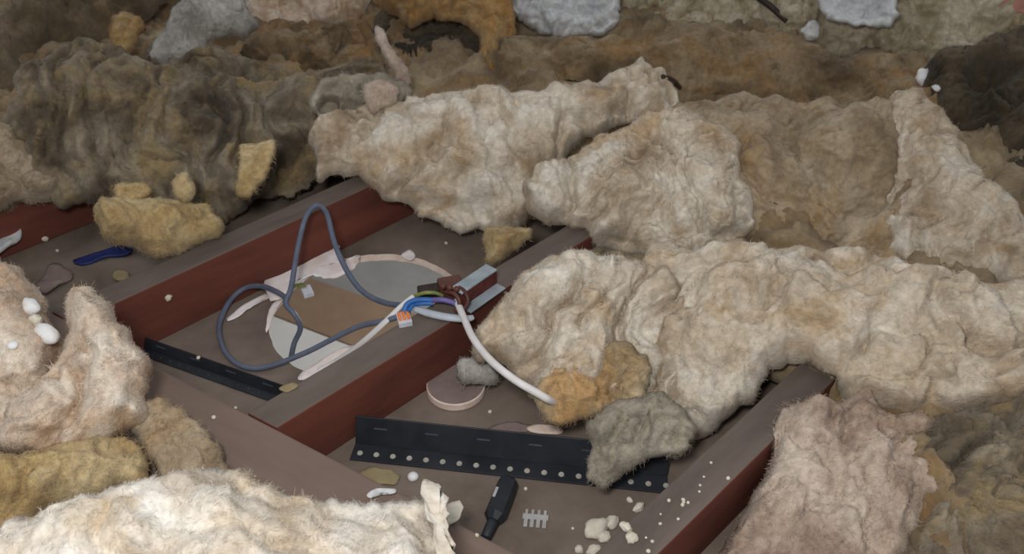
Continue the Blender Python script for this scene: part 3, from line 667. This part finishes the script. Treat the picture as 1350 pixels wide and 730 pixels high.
cm = empty('comb_clip', un(705, 683, ZB)); tag(cm, 'small pale grey plastic comb with short teeth on the boards', 'clip')
k0 = un(689, 681, ZB); k1 = un(723, 684, ZB); kx = (k1 - k0); kl = np.linalg.norm(kx); kx /= kl; ky = np.cross(ez, kx)
obox('spine', (k0 + k1) / 2 + ez * 0.0015, kx, ky, ez, kl / 2, 0.0036, 0.001, M_GPLASTIC, cm, 0.0004)
for k in range(4):
    obox('tooth', k0 + kx * kl * (0.14 + 0.24 * k) + ez * 0.0013 - ky * 0.0085, kx, ky, ez, 0.0022, 0.0055, 0.0008, M_GPLASTIC, cm, 0.0003)
    obox('tooth', k0 + kx * kl * (0.14 + 0.24 * k) + ez * 0.0013 + ky * 0.0065, kx, ky, ez, 0.0016, 0.0035, 0.0008, M_GPLASTIC, cm, 0.0003)

def pebble(name, px, py, z, rx, ry, rz, mat, seed, label, cat, group=None, rough=0.18, rot=0.0):
    bm = bmesh.new(); bmesh.ops.create_icosphere(bm, subdivisions=3, radius=1.0)
    P = np.array([v.co[:] for v in bm.verts]); Fc = [[v.index for v in f.verts] for f in bm.faces]; bm.free()
    P = P * (1 + rough * fbm(P * 1.3 + seed * 3.3, seed, 3))[:, None] * np.array([rx, ry, rz])
    ca, sa = math.cos(rot), math.sin(rot); P = np.stack([P[:, 0] * ca - P[:, 1] * sa, P[:, 0] * sa + P[:, 1] * ca, P[:, 2]], 1)
    P[:, 2] = np.maximum(P[:, 2], -rz * 0.8)
    b = un(px, py, z + rz)
    P = P + b; P[:, 2] += z - P[:, 2].min()
    return tag(mesh_obj(name, P, Fc, mat), label, cat, group)

dg = bpy.context.evaluated_depsgraph_get()
def surface(x, y):
    """where the ray of pixel (x, y) first meets what is built so far"""
    dg.update(); ok, p, nn, i, ob, mt = SC.ray_cast(dg, Vector(CAMP), Vector(ray(x, y)).normalized())
    return np.array(p) if ok else un(x, y, ZB)
def onto(name, px, py, r, mat, seed, label, cat, group=None, rough=0.18, squash=(1, 1, 0.8), rot=0.0):
    p = surface(px, py)
    bm = bmesh.new(); bmesh.ops.create_icosphere(bm, subdivisions=2 if r < 0.005 else 3, radius=1.0)
    P = np.array([v.co[:] for v in bm.verts]); Fc = [[v.index for v in f.verts] for f in bm.faces]; bm.free()
    P = P * (1 + rough * fbm(P * 1.3 + seed * 3.3, seed, 3))[:, None] * r * np.array(squash)
    ca, sa = math.cos(rot), math.sin(rot); P = np.stack([P[:, 0] * ca - P[:, 1] * sa, P[:, 0] * sa + P[:, 1] * ca, P[:, 2]], 1)
    P = P + p; P[:, 2] += r * squash[2] * 0.55
    return tag(mesh_obj(name, P, Fc, mat), label, cat, group)

onto('foam_bead', 40, 408, 0.013, M_BEAD, 1, 'upper large white foam bead on the cream wool lump', 'bead', None, 0.12, (1.15, 0.7, 0.7), -0.6)
onto('foam_bead', 62, 446, 0.014, M_BEAD, 2, 'lower large white foam bead, between cream lump and knobbly lobe', 'bead', None, 0.12, (1.15, 0.8, 0.8), -0.4)
onto('foam_bead', 18, 457, 0.0052, M_BEAD, 3, 'small round white foam bead on the cream wool lump', 'bead', None, 0.08)
onto('foam_bead', 48, 424, 0.007, M_CRUMB, 4, 'ragged cream fragment between the two large white foam beads', 'bead', None, 0.3)
onto('foam_bead', 545, 630, 0.0066, M_BEAD, 5, 'white round bead on the boards in front of the long black strip', 'bead', None, 0.1)
onto('foam_bead', 1214, 110, 0.015, M_BEAD, 6, 'large white fragment at the edge of the shadowed corner', 'bead', None, 0.3, (0.8, 0.8, 1.1))
onto('foam_bead', 1235, 118, 0.008, M_BEAD, 7, 'small white fragment beside the large one at the shadowed corner', 'bead', None, 0.3)
onto('foam_bead', 1068, 46, 0.018, W['white'], 8, 'bluish white foil crumple on the pebbled olive wool', 'foil', None, 0.35, (1, 0.9, 1))
o = flake('flake', [(474, 622), (486, 614), (512, 618), (527, 628), (518, 638), (490, 634)], ZB + 0.002, 0.003, M_YFLAKE, None, 0.002, 41); tag(o, 'yellowish flake on the boards in front of the long black strip', 'flake')
o = flake('flake', [(694, 566), (706, 559), (738, 562), (740, 570), (716, 572)], ZB + 0.003, 0.004, M_CORE, None, 0.001, 42); tag(o, 'pink plaster flake behind the long black strip', 'flake')
o = flake('flake', [(640, 566), (668, 556), (700, 560), (694, 568), (660, 570)], ZB + 0.002, 0.002, M_DISC, None, 0.001, 43); tag(o, 'dull brown flake behind the long black strip', 'flake')
o = flake('flake', [(48, 378), (60, 360), (74, 350), (96, 360), (84, 374), (56, 388)], ZB + 0.004, 0.006, M_DISC, None, 0.002, 44); tag(o, 'pinkish grey board scrap behind the cream wool lump', 'scrap')
o = flake('flake', [(148, 362), (156, 356), (170, 360), (168, 368), (154, 370)], ZB + 0.004, 0.006, M_YFLAKE, None, 0.002, 45); tag(o, 'small olive flake beside the rear red joist', 'flake')
o = flake('plastic_scrap', [(96, 342), (120, 336), (146, 330), (158, 326), (174, 330), (168, 336), (140, 340), (108, 348)], ZB + 0.004, 0.006, M_NAVY, None, 0.001, 46, 0.002); tag(o, 'dark blue plastic scrap below the yellow wool lump', 'scrap')
o = flake('wool_scrap', [(-20, 318), (0, 306), (26, 306), (28, 312), (10, 326), (-20, 334)], ZB + 0.03, 0.01, W['white'], None, 0.002, 47, 0.004); tag(o, 'pale torn wool scrap in front of the shadowed red joist', 'scrap')
o = flake('flake', [(368, 512), (384, 504), (394, 508), (380, 516)], 0.0015, 0.002, M_YFLAKE, None, 0.001, 48); tag(o, 'tan flake on the dusty joist near the brown beam', 'flake')
L('pale grey wool wisp under the white cable behind the disc', [(604, 488), (618, 472), (644, 474), (664, 488), (650, 504), (614, 504)], -0.05, 25, 0.016, W['grey'], 57, fold=0.005, big=0.006)

# plaster crumbs by the right joist
big = [(786, 698, 0.0130, (1.15, 0.85, 0.6)), (806, 690, 0.0090, (1.1, 0.8, 0.6)), (796, 710, 0.0080, (1, 0.9, 0.6)), (826, 696, 0.0062, (0.8, 1.1, 0.7)), (832, 711, 0.0060, (1, 1, 0.7)),
       (830, 660, 0.0045, (0.8, 1.2, 0.7)), (842, 670, 0.0065, (1.3, 0.7, 0.6)), (763, 725, 0.0050, (1, 1, 0.7)), (783, 727, 0.0072, (1.2, 0.8, 0.7))]
big_labels = ['largest cream plaster crumb of the pile at the foot of the right joist', 'second largest cream crumb, touching the largest one of the pile', 'cream crumb squeezed against the largest crumb at the joist foot',
              'oblong cream crumb on the edge of the right joist beside the pile', 'round cream crumb on the dusty right joist beside the oblong one', 'small upright cream crumb near the end of the long black strip',
              'slanted elongated crumb at the joist edge near the end of the long black strip', 'lone small cream crumb on the boards, apart from the pile', 'knobby cream crumb at the joist foot beside the lone small crumb']
for i, (x, y, r, sq) in enumerate(big):
    onto('plaster_crumb', x, y, r, M_CRUMB, 60 + i, big_labels[i], 'crumb', 'cream crumbs along the right joist', 0.3, sq, 0.7)
rnd = random.Random(11)
for i in range(16):
    x = rnd.uniform(850, 960); y = 1480 - x * 0.92 + rnd.uniform(-10, 36) - 2
    onto('plaster_crumb', x, y, rnd.uniform(0.0012, 0.0024), M_CRUMB, 80 + i, 'tiny white speck on the dusty top of the right joist', 'crumb', 'white specks on the right joist', 0.2, (1, 1, 0.8))
spots = [(222, 394, 0.0052, 'white fleck stuck to the rear red joist'), (60, 316, 0.0052, 'larger pale fleck on the shadowed red joist'), (76, 331, 0.003, 'smaller pale fleck on the shadowed red joist'),
         (311, 538, 0.0024, 'white speck in the corner of joist and brown beam'), (282, 551, 0.0026, 'white speck on the brown beam above the brown flap'), (629, 706, 0.0022, 'white speck at the tip of the black tool handle'),
         (693, 645, 0.0026, 'pale speck between the tool handle and the grey comb'), (755, 697, 0.0018, 'tiny speck between grey comb and cream crumbs'), (646, 543, 0.0026, 'pale speck between the disc and the long black strip'),
         (588, 321, 0.003, 'pale speck on the boards behind the round hole'), (262, 472, 0.003, 'tan speck on the boards by the short black strip')]
for i, (x, y, r, lb) in enumerate(spots):
    onto('speck', x, y, r, M_CRUMB, 120 + i, lb, 'speck', None, 0.25)

# dark stick and pink brick at the far edge, dark scraps on the tan wool
p0 = surface(992, 0) + ez * 0.012; p1 = surface(1036, 36) + ez * 0.012
o = tube('stick', [p0 + (p0 - p1) * 0.5, p0, (p0 + p1) / 2 + ez * 0.004, p1], [0.006, 0.006, 0.007, 0.005], M_DARK, None, 8); tag(o, 'dark thin stick lying on the pebbled olive wool', 'stick')
p0 = surface(874, 104) + ez * 0.004; p1 = surface(896, 118) + ez * 0.004
o = tube('stick', [p0, (p0 + p1) / 2 + ez * 0.003, p1], [0.004, 0.006, 0.004], M_DARK, None, 8); tag(o, 'short dark splinter on the ochre-brown wool', 'stick')
bc = un(1392, -8, 0.13)
bxx = np.array([math.cos(0.5), -math.sin(0.5), 0.0]); byy = np.cross(ez, bxx)
o = obox('brick', bc, bxx, byy, ez, 0.11, 0.05, 0.033, M_BRICK, None, 0.004); tag(o, 'pink brick end resting on the pebbled olive wool', 'brick')
